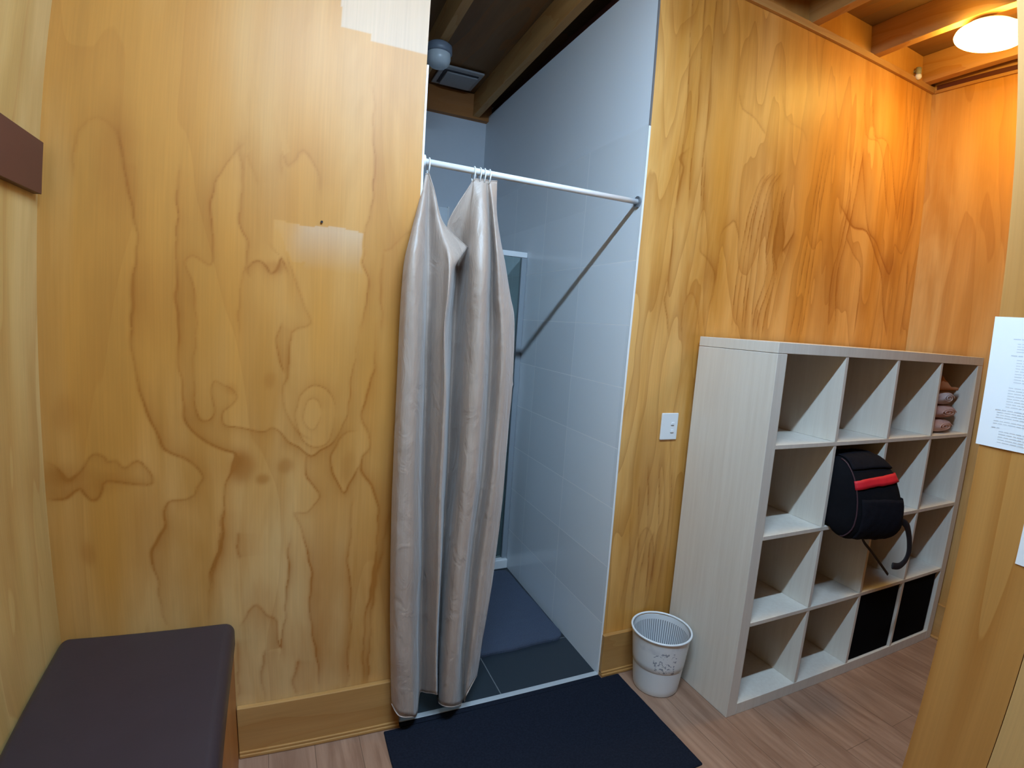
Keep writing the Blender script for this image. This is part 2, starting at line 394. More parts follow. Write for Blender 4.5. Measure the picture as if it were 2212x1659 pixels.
LL = {"lines":[[0.9,6,1,[[-2.039,1.941],[-2.011,1.836],[-2.002,1.759],[-1.979,1.657],[-1.983,1.594],[-1.987,1.509],[-1.996,1.413],[-1.993,1.354],[-1.987,1.303],[-1.96,1.167],[-1.924,1.073],[-1.891,1.04],[-1.857,1.023],[-1.829,0.997],[-1.819,0.968],[-1.833,0.94],[-1.844,0.92],[-1.866,0.909],[-1.89,0.907],[-1.911,0.902],[-1.921,0.872],[-1.924,0.822],[-1.947,0.782],[-1.959,0.75],[-1.954,0.707],[-1.949,0.664],[-1.948,0.612],[-1.943,0.567],[-1.931,0.512]]],[0.9,5,1,[[-1.879,1.852],[-1.884,1.772],[-1.88,1.613],[-1.884,1.505],[-1.877,1.419],[-1.875,1.328],[-1.871,1.252],[-1.863,1.158],[-1.828,1.094],[-1.765,1.052],[-1.736,1.036],[-1.738,1.002],[-1.751,0.961],[-1.76,0.903],[-1.763,0.818],[-1.771,0.758],[-1.798,0.692],[-1.808,0.604],[-1.811,0.514]]],[0.8,5,-1,[[-1.72,1.939],[-1.744,1.898],[-1.783,1.838],[-1.794,1.783],[-1.792,1.702],[-1.787,1.627],[-1.795,1.594],[-1.814,1.6],[-1.838,1.611],[-1.853,1.597],[-1.857,1.577],[-1.843,1.535],[-1.833,1.481],[-1.827,1.426]]],[0.8,4,-1,[[-1.826,1.422],[-1.833,1.36],[-1.836,1.306],[-1.839,1.229],[-1.834,1.174],[-1.817,1.142],[-1.796,1.14],[-1.784,1.162],[-1.789,1.19],[-1.796,1.221],[-1.792,1.249],[-1.783,1.262],[-1.764,1.249],[-1.744,1.239],[-1.732,1.23],[-1.722,1.21],[-1.736,1.189],[-1.759,1.169],[-1.761,1.141],[-1.75,1.125],[-1.714,1.122],[-1.671,1.107],[-1.652,1.105],[-1.634,1.115],[-1.611,1.104],[-1.581,1.071],[-1.55,1.051],[-1.514,1.021],[-1.486,1.042],[-1.459,1.062],[-1.435,1.088],[-1.416,1.127],[-1.409,1.162],[-1.402,1.276],[-1.39,1.362],[-1.376,1.448]]],[0.7,5,1,[[-1.367,2.163],[-1.355,2.021],[-1.352,1.847],[-1.366,1.756],[-1.376,1.672],[-1.379,1.639],[-1.362,1.595],[-1.357,1.547],[-1.369,1.485],[-1.372,1.423]]],[0.8,5,1,[[-1.587,1.585],[-1.61,1.629],[-1.622,1.596],[-1.638,1.586],[-1.649,1.602],[-1.667,1.614],[-1.688,1.607],[-1.703,1.583],[-1.69,1.562]]],[0.6,6,1,[[-1.735,1.942],[-1.717,1.848],[-1.721,1.765],[-1.715,1.701],[-1.703,1.658],[-1.71,1.574],[-1.721,1.489],[-1.719,1.404]]],[0.6,6,-1,[[-1.594,1.642],[-1.56,1.541],[-1.543,1.496],[-1.525,1.444],[-1.578,1.411],[-1.58,1.313],[-1.598,1.222],[-1.586,1.156],[-1.558,1.104],[-1.519,1.078]]],[0.6,3.5,1,[[-1.489,1.159],[-1.491,1.14],[-1.496,1.124],[-1.504,1.113],[-1.513,1.109],[-1.523,1.113],[-1.531,1.124],[-1.537,1.14],[-1.539,1.159],[-1.538,1.178],[-1.532,1.194],[-1.525,1.205],[-1.515,1.208],[-1.506,1.205],[-1.497,1.194],[-1.491,1.178],[-1.489,1.159]]],[0.6,4,1,[[-1.445,1.15],[-1.449,1.111],[-1.461,1.079],[-1.48,1.058],[-1.503,1.051],[-1.525,1.059],[-1.545,1.082],[-1.558,1.114],[-1.563,1.151],[-1.559,1.188],[-1.547,1.22],[-1.529,1.241],[-1.507,1.248],[-1.484,1.241],[-1.464,1.22],[-1.451,1.188],[-1.445,1.15]]],[0.85,6,1,[[-1.33,1.451],[-1.332,1.364],[-1.341,1.259],[-1.367,1.153],[-1.349,1.108],[-1.337,1.081],[-1.344,1.036],[-1.362,1.009],[-1.363,0.973],[-1.35,0.949],[-1.324,0.915],[-1.309,0.858],[-1.3,0.773],[-1.302,0.678],[-1.304,0.611],[-1.32,0.525],[-1.333,0.438],[-1.333,0.337],[-1.337,0.192]]],[0.8,5,-1,[[-1.378,1.1],[-1.407,1.096],[-1.437,1.066],[-1.454,1.023],[-1.453,0.978],[-1.433,0.932],[-1.413,0.895],[-1.385,0.947],[-1.368,0.982]]],[0.7,5,1,[[-1.526,1.017],[-1.532,0.965],[-1.512,0.929],[-1.491,0.883],[-1.522,0.84],[-1.562,0.84],[-1.547,0.798],[-1.533,0.752],[-1.513,0.658],[-1.509,0.468],[-1.494,0.348],[-1.479,0.223]]],[0.7,5,-1,[[-1.383,0.874],[-1.387,0.735],[-1.396,0.69],[-1.386,0.622],[-1.38,0.544],[-1.382,0.367],[-1.385,0.192]]],[0.75,6,1,[[-1.573,0.774],[-1.578,0.666],[-1.585,0.575],[-1.59,0.481],[-1.601,0.377],[-1.61,0.465],[-1.624,0.491],[-1.648,0.505],[-1.675,0.541],[-1.699,0.521],[-1.72,0.473]]],[1,6,1,[[-2.22,0.924],[-2.198,0.921],[-2.174,0.92],[-2.153,0.931],[-2.132,0.946],[-2.119,0.93],[-2.104,0.912],[-2.085,0.917],[-2.073,0.944],[-2.065,0.966],[-2.01,0.959],[-1.962,0.953],[-1.948,0.962],[-1.95,0.99],[-1.967,1.019],[-1.983,1.029],[-2.001,1.02],[-2.02,1.005],[-2.041,1.025],[-2.061,1.022],[-2.071,1.037],[-2.094,1.049],[-2.114,1.034],[-2.129,1.008],[-2.147,0.989],[-2.164,0.978],[-2.18,0.998],[-2.195,1.017],[-2.214,1.025]]],[0.6,4,1,[[-1.608,1.434],[-1.622,1.385],[-1.61,1.337],[-1.599,1.288]]],[0.5,9,1,[[-1.766,0.869],[-1.775,0.776],[-1.791,0.708],[-1.801,0.603]]],[0.5,8,1,[[-1.723,0.788],[-1.727,0.745],[-1.725,0.701]]],[0.5,9,1,[[-1.737,0.429],[-1.732,0.312],[-1.74,0.214]]],[0.5,9,1,[[-1.65,0.376],[-1.664,0.28],[-1.659,0.178]]],[0.5,9,1,[[-1.551,0.329],[-1.565,0.251],[-1.557,0.187]]],[0.6,8,-1,[[-1.263,0.817],[-1.279,0.665],[-1.306,0.523],[-1.31,0.333],[-1.32,0.188]]],[0.5,6,1,[[-1.316,1.679],[-1.286,1.689],[-1.265,1.722],[-1.232,1.756]]],[0.5,6,1,[[-1.316,1.679],[-1.323,1.611],[-1.314,1.52],[-1.314,1.426]]],[0.35,8,1,[[-2.138,1.797],[-2.136,1.874],[-2.115,1.932],[-2.083,1.956],[-2.053,1.939],[-2.033,1.911],[-2.021,1.86]]],[0.4,8,1,[[-1.609,1.864],[-1.616,1.918],[-1.594,1.894],[-1.552,1.945],[-1.518,1.895],[-1.505,1.823]]],[0.35,7,1,[[-1.717,1.82],[-1.711,1.903],[-1.692,1.868],[-1.676,1.826]]]],"blobs":[[0.9,[-1.711,0.995,0.034,0.044]],[0.8,[-1.652,0.955,0.018,0.016]],[0.7,[-1.588,0.995,0.021,0.024]],[0.45,[-2.16,1.161,0.03,0.049]],[0.6,[-2.124,0.757,0.017,0.034]],[0.45,[-2.034,1.856,0.045,0.147]],[0.35,[-1.259,1.648,0.042,0.133]],[0.5,[-1.631,1.602,0.025,0.016]],[0.35,[-1.622,1.783,0.057,0.119]],[0.4,[-1.259,0.691,0.035,0.275]],[0.3,[-1.939,1.492,0.069,0.115]],[0.5,[-1.634,1.265,0.015,0.025]],[0.35,[-1.739,1.236,0.015,0.017]],[0.4,[-1.665,0.519,0.055,0.098]],[0.35,[-1.782,0.272,0.055,0.175]],[0.3,[-1.495,0.322,0.076,0.215]],[0.35,[-1.468,0.603,0.059,0.201]],[0.3,[-1.965,0.81,0.049,0.145]],[0.5,[-2.193,0.966,0.047,0.043]],[0.35,[-2.065,0.968,0.07,0.03]],[0.3,[-2.157,0.998,0.046,0.027]],[0.45,[-1.405,0.979,0.02,0.05]]]}
RR = {"lines":[[0.8,5,1,[[-0.14,2.218],[-0.185,2.171],[-0.159,2.137],[-0.171,2.064],[-0.184,1.939],[-0.176,1.843],[-0.179,1.743],[-0.18,1.656],[-0.189,1.615],[-0.167,1.556],[-0.147,1.475]]],[0.5,5,1,[[-0.054,2.235],[-0.044,2.059],[-0.034,1.893],[-0.031,1.826],[0.016,1.797],[0.061,1.746],[0.064,1.663],[0.043,1.591]]],[0.6,6,-1,[[0.183,1.886],[0.145,1.972],[0.114,1.954],[0.074,1.907],[0.076,1.804],[0.073,1.699]]],[0.8,3,1,[[0.295,2.2],[0.251,2.135],[0.213,1.989],[0.195,1.817],[0.187,1.637],[0.199,1.492]]],[0.8,3,1,[[0.319,2.204],[0.275,2.139],[0.238,1.992],[0.22,1.819],[0.212,1.639],[0.223,1.493]]],[0.8,3,1,[[0.338,2.208],[0.284,2.141],[0.251,1.994],[0.246,1.822],[0.248,1.641],[0.257,1.495]]],[0.8,3,1,[[0.368,2.214],[0.323,2.148],[0.288,1.999],[0.272,1.825],[0.264,1.643],[0.273,1.496]]],[0.8,3,1,[[0.395,2.218],[0.343,2.151],[0.312,2.003],[0.305,1.829],[0.304,1.646],[0.311,1.498]]],[0.9,3,1,[[0.406,2.162],[0.398,2.059],[0.386,1.875],[0.406,1.781],[0.354,1.612],[0.34,1.499]]],[0.9,3,1,[[0.43,2.167],[0.407,2.06],[0.394,1.876],[0.427,1.783],[0.389,1.615],[0.379,1.501]]],[0.9,3,1,[[0.383,2.158],[0.365,2.054],[0.345,1.87],[0.366,1.777],[0.323,1.61],[0.318,1.498]]],[0.8,6,-1,[[0.421,2.136],[0.429,2.02],[0.452,1.949],[0.451,1.89],[0.487,1.939],[0.512,1.987]]],[0.9,3,-1,[[0.655,2.406],[0.627,2.172],[0.609,1.94],[0.586,1.707],[0.568,1.511]]],[0.9,3,-1,[[0.681,2.412],[0.65,2.176],[0.64,1.944],[0.628,1.71],[0.614,1.513]]],[0.9,3,-1,[[0.711,2.418],[0.679,2.181],[0.668,1.948],[0.657,1.713],[0.644,1.515]]],[0.9,4,1,[[0.892,2.436],[0.882,2.217],[0.848,1.972],[0.808,1.807],[0.83,1.525]]],[0.9,4,1,[[0.952,2.449],[0.923,2.225],[0.881,1.976],[0.848,1.811],[0.889,1.528]]],[0.9,4,1,[[0.886,2.001],[0.947,1.936],[1.028,1.872],[1.04,1.706],[1.039,1.536]]],[0.9,6,1,[[0.807,2.148],[0.883,2.089],[0.941,2.058],[1.038,2.056],[1.109,1.982],[1.209,1.85],[1.261,1.681],[1.322,1.552]]],[0.7,5,1,[[0.927,2.468],[0.991,2.237],[1.05,2.066],[1.132,2.011],[1.228,1.904],[1.28,1.875],[1.295,1.947],[1.295,2.025],[1.365,1.991],[1.408,2.094],[1.431,2.231],[1.416,2.406]]],[0.8,3.5,1,[[0.923,2.711],[0.957,2.516],[1.058,2.506],[1.121,2.412],[1.163,2.269],[1.214,2.142]]],[0.8,3.5,1,[[0.988,2.729],[1.023,2.531],[1.129,2.523],[1.196,2.428],[1.239,2.283],[1.288,2.154]]],[0.8,3.5,-1,[[1.28,2.813],[1.334,2.476],[1.302,2.295],[1.293,2.12]]],[0.8,3.5,-1,[[1.352,2.834],[1.385,2.487],[1.341,2.302],[1.342,2.128]]],[0.8,3.5,-1,[[1.394,2.846],[1.443,2.5],[1.419,2.317],[1.428,2.141]]],[0.7,6,1,[[1.435,1.964],[1.453,1.742],[1.447,1.56]]],[0.7,5,-1,[[0.013,1.482],[-0.014,1.601],[-0.046,1.654],[-0.076,1.624],[-0.086,1.561],[-0.077,1.478]]],[0.5,6,1,[[0.098,2.49],[0.125,2.429],[0.206,2.406],[0.273,2.358]]],[0.4,8,1,[[0.352,2.556],[0.386,2.456],[0.501,2.424],[0.53,2.378]]],[0.9,4,1,[[-0.181,2.879],[-0.179,2.615],[-0.168,2.36],[-0.175,2.167],[-0.173,1.974]]],[0.9,4,1,[[-0.117,2.902],[-0.12,2.632],[-0.114,2.373],[-0.122,2.176],[-0.115,1.982]]],[0.9,4,1,[[-0.055,2.924],[-0.064,2.649],[-0.06,2.385],[-0.064,2.187],[-0.052,1.991]]],[0.6,4,1,[[-0.182,0.933],[-0.175,0.851],[-0.165,0.769],[-0.157,0.686],[-0.155,0.602],[-0.16,0.518],[-0.169,0.435]]],[0.6,4,1,[[-0.124,0.951],[-0.119,0.869],[-0.109,0.785],[-0.099,0.701],[-0.094,0.616],[-0.096,0.532],[-0.104,0.447],[-0.111,0.361]]],[0.6,4,1,[[-0.219,0.834],[-0.213,0.752],[-0.204,0.669],[-0.195,0.586],[-0.192,0.501],[-0.196,0.417],[-0.204,0.333]]],[0.6,4,1,[[-0.25,0.694],[-0.241,0.611],[-0.238,0.528],[-0.242,0.445],[-0.25,0.362],[-0.257,0.278]]],[0.6,4,1,[[-0.057,0.906],[-0.046,0.823],[-0.04,0.738],[-0.042,0.654],[-0.049,0.569],[-0.057,0.484],[-0.059,0.397]]],[0.7,5,1,[[-0.115,0.619],[-0.133,0.557],[-0.127,0.429],[-0.126,0.298]]],[0.6,5,-1,[[-0.198,0.544],[-0.183,0.626],[-0.148,0.643],[-0.108,0.554],[-0.096,0.381]]]],"blobs":[[0.5,[0.029,1.744,0.035,0.076]],[0.4,[-0.211,1.629,0.047,0.111]],[0.5,[0.77,1.798,0.075,0.286]],[0.4,[0.471,1.933,0.067,0.122]],[0.3,[0.962,2.225,0.052,0.175]],[0.5,[1.264,1.899,0.058,0.07]],[0.4,[-0.183,0.933,0.074,0.206]],[0.5,[-0.236,2.717,0.056,0.07]],[0.35,[-0.016,2.666,0.039,0.109]]]}
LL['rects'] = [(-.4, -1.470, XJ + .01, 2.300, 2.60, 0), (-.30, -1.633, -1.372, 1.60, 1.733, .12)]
def ply_panel(name, x0, x1, z0, z1, data, mat, step=.0042, wob=1.0):
    """plywood sheet in the plane y=0 (12 mm thick) carrying its veneer figure as a vertex attribute"""
    nx = int((x1 - x0) / step); nz = int((z1 - z0) / step)
    xs = np.linspace(x0, x1, nx + 1); zs = np.linspace(z0, z1, nz + 1)
    X, Z = np.meshgrid(xs, zs); g = np.zeros(X.shape)
    rng = np.random.RandomState(3)
    # small wobble so the traced figure is never ruler straight
    WX = X + wob * (.004 * np.sin(Z * 31 + 1.3) * np.sin(X * 17 + Z * 9) + .0022 * np.sin(Z * 83 + X * 40) * np.sin(Z * 13 + X * 21))
    WZ = Z + .004 * np.sin(X * 37 + 2) * np.sin(Z * 23)
    for s, w, side, pts in data['lines']:
        w = w * .001; best = np.full(X.shape, 1e9); sg = np.zeros(X.shape)
        xa = min(p[0] for p in pts) - .12; xb = max(p[0] for p in pts) + .12
        za = min(p[1] for p in pts) - .12; zb = max(p[1] for p in pts) + .12
        i0, i1 = np.searchsorted(xs, [xa, xb]); j0, j1 = np.searchsorted(zs, [za, zb])
        if i1 <= i0 or j1 <= j0: continue
        wx = WX[j0:j1, i0:i1]; wz = WZ[j0:j1, i0:i1]; bb = best[j0:j1, i0:i1]; ss = sg[j0:j1, i0:i1]
        pp = catmull([(p[0], p[1], 0) for p in pts], 3); L = len(pp) - 1; tt = np.zeros(wx.shape)
        for k in range(L):
            ax, az = pp[k][:2]; bx, bz = pp[k + 1][:2]
            dx, dz = bx - ax, bz - az; q = dx * dx + dz * dz + 1e-12
            t = np.clip(((wx - ax) * dx + (wz - az) * dz) / q, 0, 1)
            ex = wx - ax - t * dx; ez = wz - az - t * dz; d = np.hypot(ex, ez)
            m_ = d < bb; bb[m_] = d[m_]; ss[m_] = np.sign(dx * ez - dz * ex)[m_]; tt[m_] = ((k + t) / L)[m_]
        core = np.exp(-(bb / (w * .75)) ** 2)
        halo = np.exp(-bb / (w * 4.5)) * (ss * side > 0) * .55
        taper = np.clip(np.minimum(tt, 1 - tt) * 8 + .25, 0, 1)
        vary = .75 + .25 * np.sin(wz * 19 + wx * 7)
        g[j0:j1, i0:i1] += s * (core * .78 + halo * 1.3) * taper * vary
    for s, (cx, cz, rx, rz) in data['blobs']:
        d = np.hypot((WX - cx) / rx, (WZ - cz) / rz)
        g += s * .8 / (1 + np.exp((d - 1) * 5))
    for val, rx0, rx1, rz0, rz1, fadez in data.get('rects', []):
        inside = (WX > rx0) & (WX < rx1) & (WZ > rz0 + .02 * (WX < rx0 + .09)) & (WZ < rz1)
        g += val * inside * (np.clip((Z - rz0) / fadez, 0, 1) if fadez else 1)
    g = np.clip(g, -1, 1.15)
    nv = (nx + 1) * (nz + 1)
    co = np.zeros((nv + 8, 3)); co[:nv, 0] = X.ravel(); co[:nv, 2] = Z.ravel()
    idx = np.arange(nv).reshape(nz + 1, nx + 1)
    a = idx[:-1, :-1].ravel(); b = idx[:-1, 1:].ravel(); c = idx[1:, 1:].ravel(); d = idx[1:, :-1].ravel()
    faces = np.stack([a, b, c, d], 1)
    co[nv:nv + 4] = [(x0, 0, z0), (x1, 0, z0), (x1, 0, z1), (x0, 0, z1)]
    co[nv + 4:] = [(x0, .012, z0), (x1, .012, z0), (x1, .012, z1), (x0, .012, z1)]
    o = nv; ex = np.array([(o, o + 4, o + 5, o + 1), (o + 1, o + 5, o + 6, o + 2), (o + 2, o + 6, o + 7, o + 3), (o + 3, o + 7, o + 4, o), (o + 4, o + 7, o + 6, o + 5)])
    faces = np.vstack([faces, ex])
    me = bpy.data.meshes.new(name); me.from_pydata(co.tolist(), [], faces.tolist())
    at = me.attributes.new('grain', 'FLOAT', 'POINT'); vals = np.zeros(nv + 8, dtype=np.float32); vals[:nv] = g.ravel()
    at.data.foreach_set('value', vals); me.update()
    ob = bpy.data.objects.new(name, me); COL.objects.link(ob); me.materials.append(M[mat])
    ob['kind'] = 'structure'; WL[name] = Vector(); return ob
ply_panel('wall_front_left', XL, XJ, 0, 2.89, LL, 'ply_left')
ply_panel('wall_front_right', XO + .009, XR, 0, 2.89, RR, 'ply_right', .0045, .3)

# studs / lining behind the front sheets
struct('wall_front_core_left', B((XL - .1, .0125, 0), (XJ, .09, 2.89)), 'plaster')
struct('wall_front_core_right', B((XO + .0005, .0125, 0), (XR + .1, .09, 2.89)), 'plaster')
struct('wall_left', B((XL - .08, YR - .1, 0), (XL, .0, 3.16)), 'ply_side')
struct('wall_right', B((XR, -1.95, 0), (XR + .08, .0, 3.16)), wood('plywood alcove end', bands=4, amount=.3, seed=17))
struct('wall_alcove_rear', B((XP + .1, -2.03, 0), (XR + .08, -1.95, 3.16)), 'brown_paint')
struct('wall_rear', B((XL - .1, YR - .1, 0), (XP, YR, 3.16)), 'brown_paint')
# partition: two boards with a joint
struct('wall_partition_end', B((XP, -1.294, 0), (XP + .09, YP, 2.93)), 'ply_part')
struct('wall_partition', B((XP, YR, 0), (XP + .09, -1.296, 2.935)), wood('pine partition board', light=(.66, .42, .17), mid=(.60, .34, .11), bands=3, amount=.3, seed=31))
# bathroom
struct('wall_bathroom_right', B((XO, .0005, 0), (XO + .0004 + .04, YB, 2.862)) if False else B((XO, .001, 0), (XO + .0004, YB, 2.862)), 'tile_wall')
struct('wall_bathroom_right_core', B((XO + .0005, .0905, 0), (XO + .08, YB + .1, 2.862)), 'plaster')
struct('wall_bathroom_back', B((XL - .1, YB, 0), (XO + .001, YB + .08, 2.83)), 'plaster')
struct('wall_bathroom_left', B((XL - .1, .0905, 0), (XL, YB, ZC)), 'plaster')
# tiled part of the back wall with a white edging strip
struct('wall_bathroom_back_tiles', B((XL + .001, YB - .010, 0), (-.590, YB - .0005, 2.225)), 'tile_back')
struct('trim_5', B((-.590, YB - .012, 0), (-.578, YB - .0005, 2.235)), 'edge_white')

# opening edges
struct('trim_1', B((XO - .0005, -.004, 0), (XO + .0085, .0008, 2.26), .001), 'edge_white')
struct('trim_2', B((XO, -.002, 2.26), (XO + .0085, .0008, 2.86)), 'grey_metal')
struct('trim_3', B((XJ, -.002, 0), (XJ + .007, .09, 2.27), .001), 'edge_white')
# ceiling trims
bm = B((XO + .02, -.018, 2.872), (XR, -.0005, 2.905), .002)
struct('trim_4', bm, 'pine_trim')
# frieze board between rafters
struct('wall_frieze', B((XO - .0, .0, 2.906), (XR, .04, ZC)), wood('frieze ply', bands=3, amount=.2, seed=27))
struct('wall_frieze_left', B((XL, .0, 2.891), (XJ, .04, ZC)), 'ply_side')
# right wall cap rail: trim, strip coloured dark as the shaded slot, trim
struct('trim_6', B((XR - .007, -1.9, 2.912), (XR - .0005, -.02, 2.955), .002), 'pine_trim_y')
struct('trim_7', B((XR - .006, -1.9, 2.885), (XR - .0005, -.03, 2.912)), 'dark_gap')
struct('trim_8', B((XR - .012, -1.9, 2.868), (XR - .0005, -.02, 2.885), .002), 'pine_trim_y')

# skirtings (flat board with a small bead at the floor)
def skirt(name, x0, x1):
    bm = B((x0, -.020, .012), (x1, -.0005, .187), .0025)
    box(bm, (x0, -.031, .0005), (x1, -.0005, .013), .003)
    box(bm, (x0, -.026, .013), (x1, -.0005, .022), .002)
    struct(name, bm, 'pine_trim')
skirt('baseboard_front_left', -1.742, XJ - .002)
skirt('baseboard_front_right', XO + .006, XR - .022)
bm = B((XR - .020, -1.94, .012), (XR - .0005, -.032, .187), .0025); box(bm, (XR - .031, -1.94, .0005), (XR - .0005, -.032, .013), .003)
struct('baseboard_right', bm, 'pine_trim_y')
# threshold strip
struct('trim_9', B((XJ + .001, -.012, .0002), (XO, .012, .006), .002), 'silver')

struct('trim_12', B((XJ + .001, -.0350, .0002), (XO, -.0125, .0055), .001), 'mat_black')
# rafters
BX = [-2.0, -1.35, -.893, -.434, .035, .512, .975, 1.44]
def rafter(i, x):
    bm = B((x - .023, YR, ZB + .0005), (x + .023, YB + .05, ZC - .0005), .002)
    sloped(bm)
    o = put('ceiling_beam', bm, 'beam', origin=(x, (YR + YB) / 2, ZB)); o['kind'] = 'structure'
    return o
for i, x in enumerate(BX): rafter(i, x)
# blocking above the bathroom back wall and set-back plate coloured dark as the shaded gap over the tiled wall
struct('trim_10', B((XL, YB - .045, 2.826), (XO + .02, YB + .03, 2.985)), wood('orange blocking', light=(.50, .22, .07), mid=(.42, .16, .04), axis='X', bands=4, amount=.3, coat=0, rough=.6, seed=40))
struct('trim_11', B((XO + .035, .05, 2.863), (XO + .075, YB, 2.93)), 'brown_paint')

# ------------------------------------------------------------------ light fittings
t = thing('batten_light', 'narrow cool white LED batten light under the rafters behind the camera', 'light', (-1.08, -1.228, ZB))
put('housing', B((-1.70, -1.262, 2.862), (-.46, -1.194, 2.899), .004), 'white_plastic', t)
put('lamp_body', B((-1.69, -1.244, 2.8395), (-.47, -1.212, 2.8615), .002), 'white_plastic', t)
put('diffuser', B((-1.68, -1.250, 2.827), (-.48, -1.206, 2.839), .001), 'tube', t)

LC = (1.055, -.515)
t = thing('ceiling_light', 'round glowing warm ceiling light under the rafters at the upper right', 'light', (LC[0], LC[1], ZB))
put('base', lathe([(.001, 0), (.105, 0), (.115, -.008), (.115, -.022), (.001, -.022)], (LC[0], LC[1], ZB - .0005), 48), 'white_plastic', t, smooth=False)
prof = [(.118, -.0225), (.145, -.030), (.150, -.040)] + [(.150 * math.cos(a), -.040 - .036 * math.sin(a)) for a in [PI / 2 * k / 8 for k in range(1, 8)]] + [(.001, -.076)]
put('diffuser', lathe(prof, (LC[0], LC[1], ZB), 48, cap1=True), 'lamp', t, smooth=True)

FC = (-.905, 1.05)
ZB_ = ZB; ZB = ZB + SL * 1.05
t = thing('bathroom_light', 'unlit round opal ceiling lamp on a dark base under the bathroom rafter', 'light', (FC[0], FC[1], ZB))
put('base', lathe([(.001, 0), (.052, 0), (.066, -.012), (.068, -.046), (.062, -.050), (.001, -.050)], (FC[0], FC[1], ZB), 36), 'lamp_base', t, smooth=True)
put('diffuser', lathe([(.060, -.0505), (.062, -.075), (.056, -.098), (.040, -.112), (.018, -.118), (.001, -.119)], (FC[0], FC[1], ZB), 36, cap1=True), 'opal', t, smooth=True)

ZB = ZB_
t = thing('ceiling_vent', 'square grey extractor vent with dark slots on the bathroom ceiling', 'vent', (-.61, 1.63, ZC))
VZ = ZC + SL * 1.78 - .0005
put('frame', B((-.765, 1.505, VZ - .012), (-.495, 1.775, VZ), .004), 'vent_white', t)
put('cover', B((-.720, 1.560, VZ - .024), (-.520, 1.750, VZ - .0125), .005), 'vent_white', t)
put('slot', B((-.725, 1.545, VZ - .016), (-.520, 1.558, VZ - .0122)), 'slot', t)
put('slot', B((-.738, 1.550, VZ - .016), (-.723, 1.74, VZ - .0122)), 'slot', t)

# small white clip under the frieze
CL = (1.338, -.024, 2.918)
t = thing('cable_clip', 'small white fitting near the alcove corner of the ceiling', 'fitting', CL)
put('stem', lathe([(.001, .036), (.014, .036), (.015, .012), (.012, 0), (.001, 0)], CL, 16), 'channel_grey', t, smooth=True)
put('cap', lathe([(.001, -.0005), (.016, -.002), (.017, -.014), (.010, -.024), (.001, -.027)], CL, 16), 'white_plastic', t, smooth=True)
put('bracket', B((CL[0] - .006, CL[1] + .002, CL[2] + .016), (CL[0] + .006, -.0005, CL[2] + .028)), 'channel_grey', t)

# ------------------------------------------------------------------ curtain rod, rings, curtain
RZ, RY = 1.981, .022
t = thing('curtain_rod', 'white curtain rod spanning the bathroom opening', 'rod', ((XJ + XO) / 2, RY, RZ))
put('rod', tube([(XJ + .014, RY, RZ), (XO - .008, RY, RZ)], .0105, 20), 'white_metal', t, smooth=True)
for xa, xb in ((XJ + .0073, XJ + .0145), (XO - .0085, XO - .0006)):
    put('flange', tube([(xa, RY, RZ), (xb, RY, RZ)], .021, 24), 'white_plastic' if xb < -1 else 'grey_metal', t)
ring0 = None
ringx = [-1.176, -1.021, -1.000, -.984, -.966]
ringlab = ['leftmost, beside the timber jamb', 'first of the four bunched beside the draped fold', 'second of the four bunched at the curtain top', 'third of the four bunched at the curtain top', 'rightmost, at the curtain corner']
for k, x in enumerate(ringx):
    if ring0 is None:
        pts = [(x + .001 * math.sin(a), RY + .017 * math.cos(a), RZ - .0105 + .024 * math.sin(a)) for a in [2 * PI * j / 28 for j in range(28)]]
        o = ring0 = put('curtain_ring', tube(pts, .0022, 8, closed=True), 'white_plastic', origin=(x, RY, RZ - .0105), smooth=True)
    else:
        o = ring0.copy(); COL.objects.link(o); o.location = (x, RY, RZ - .0105)
    tag(o, 'white plastic ring on the curtain rod, ' + ringlab[k], 'ring', 'rings on the curtain rod')

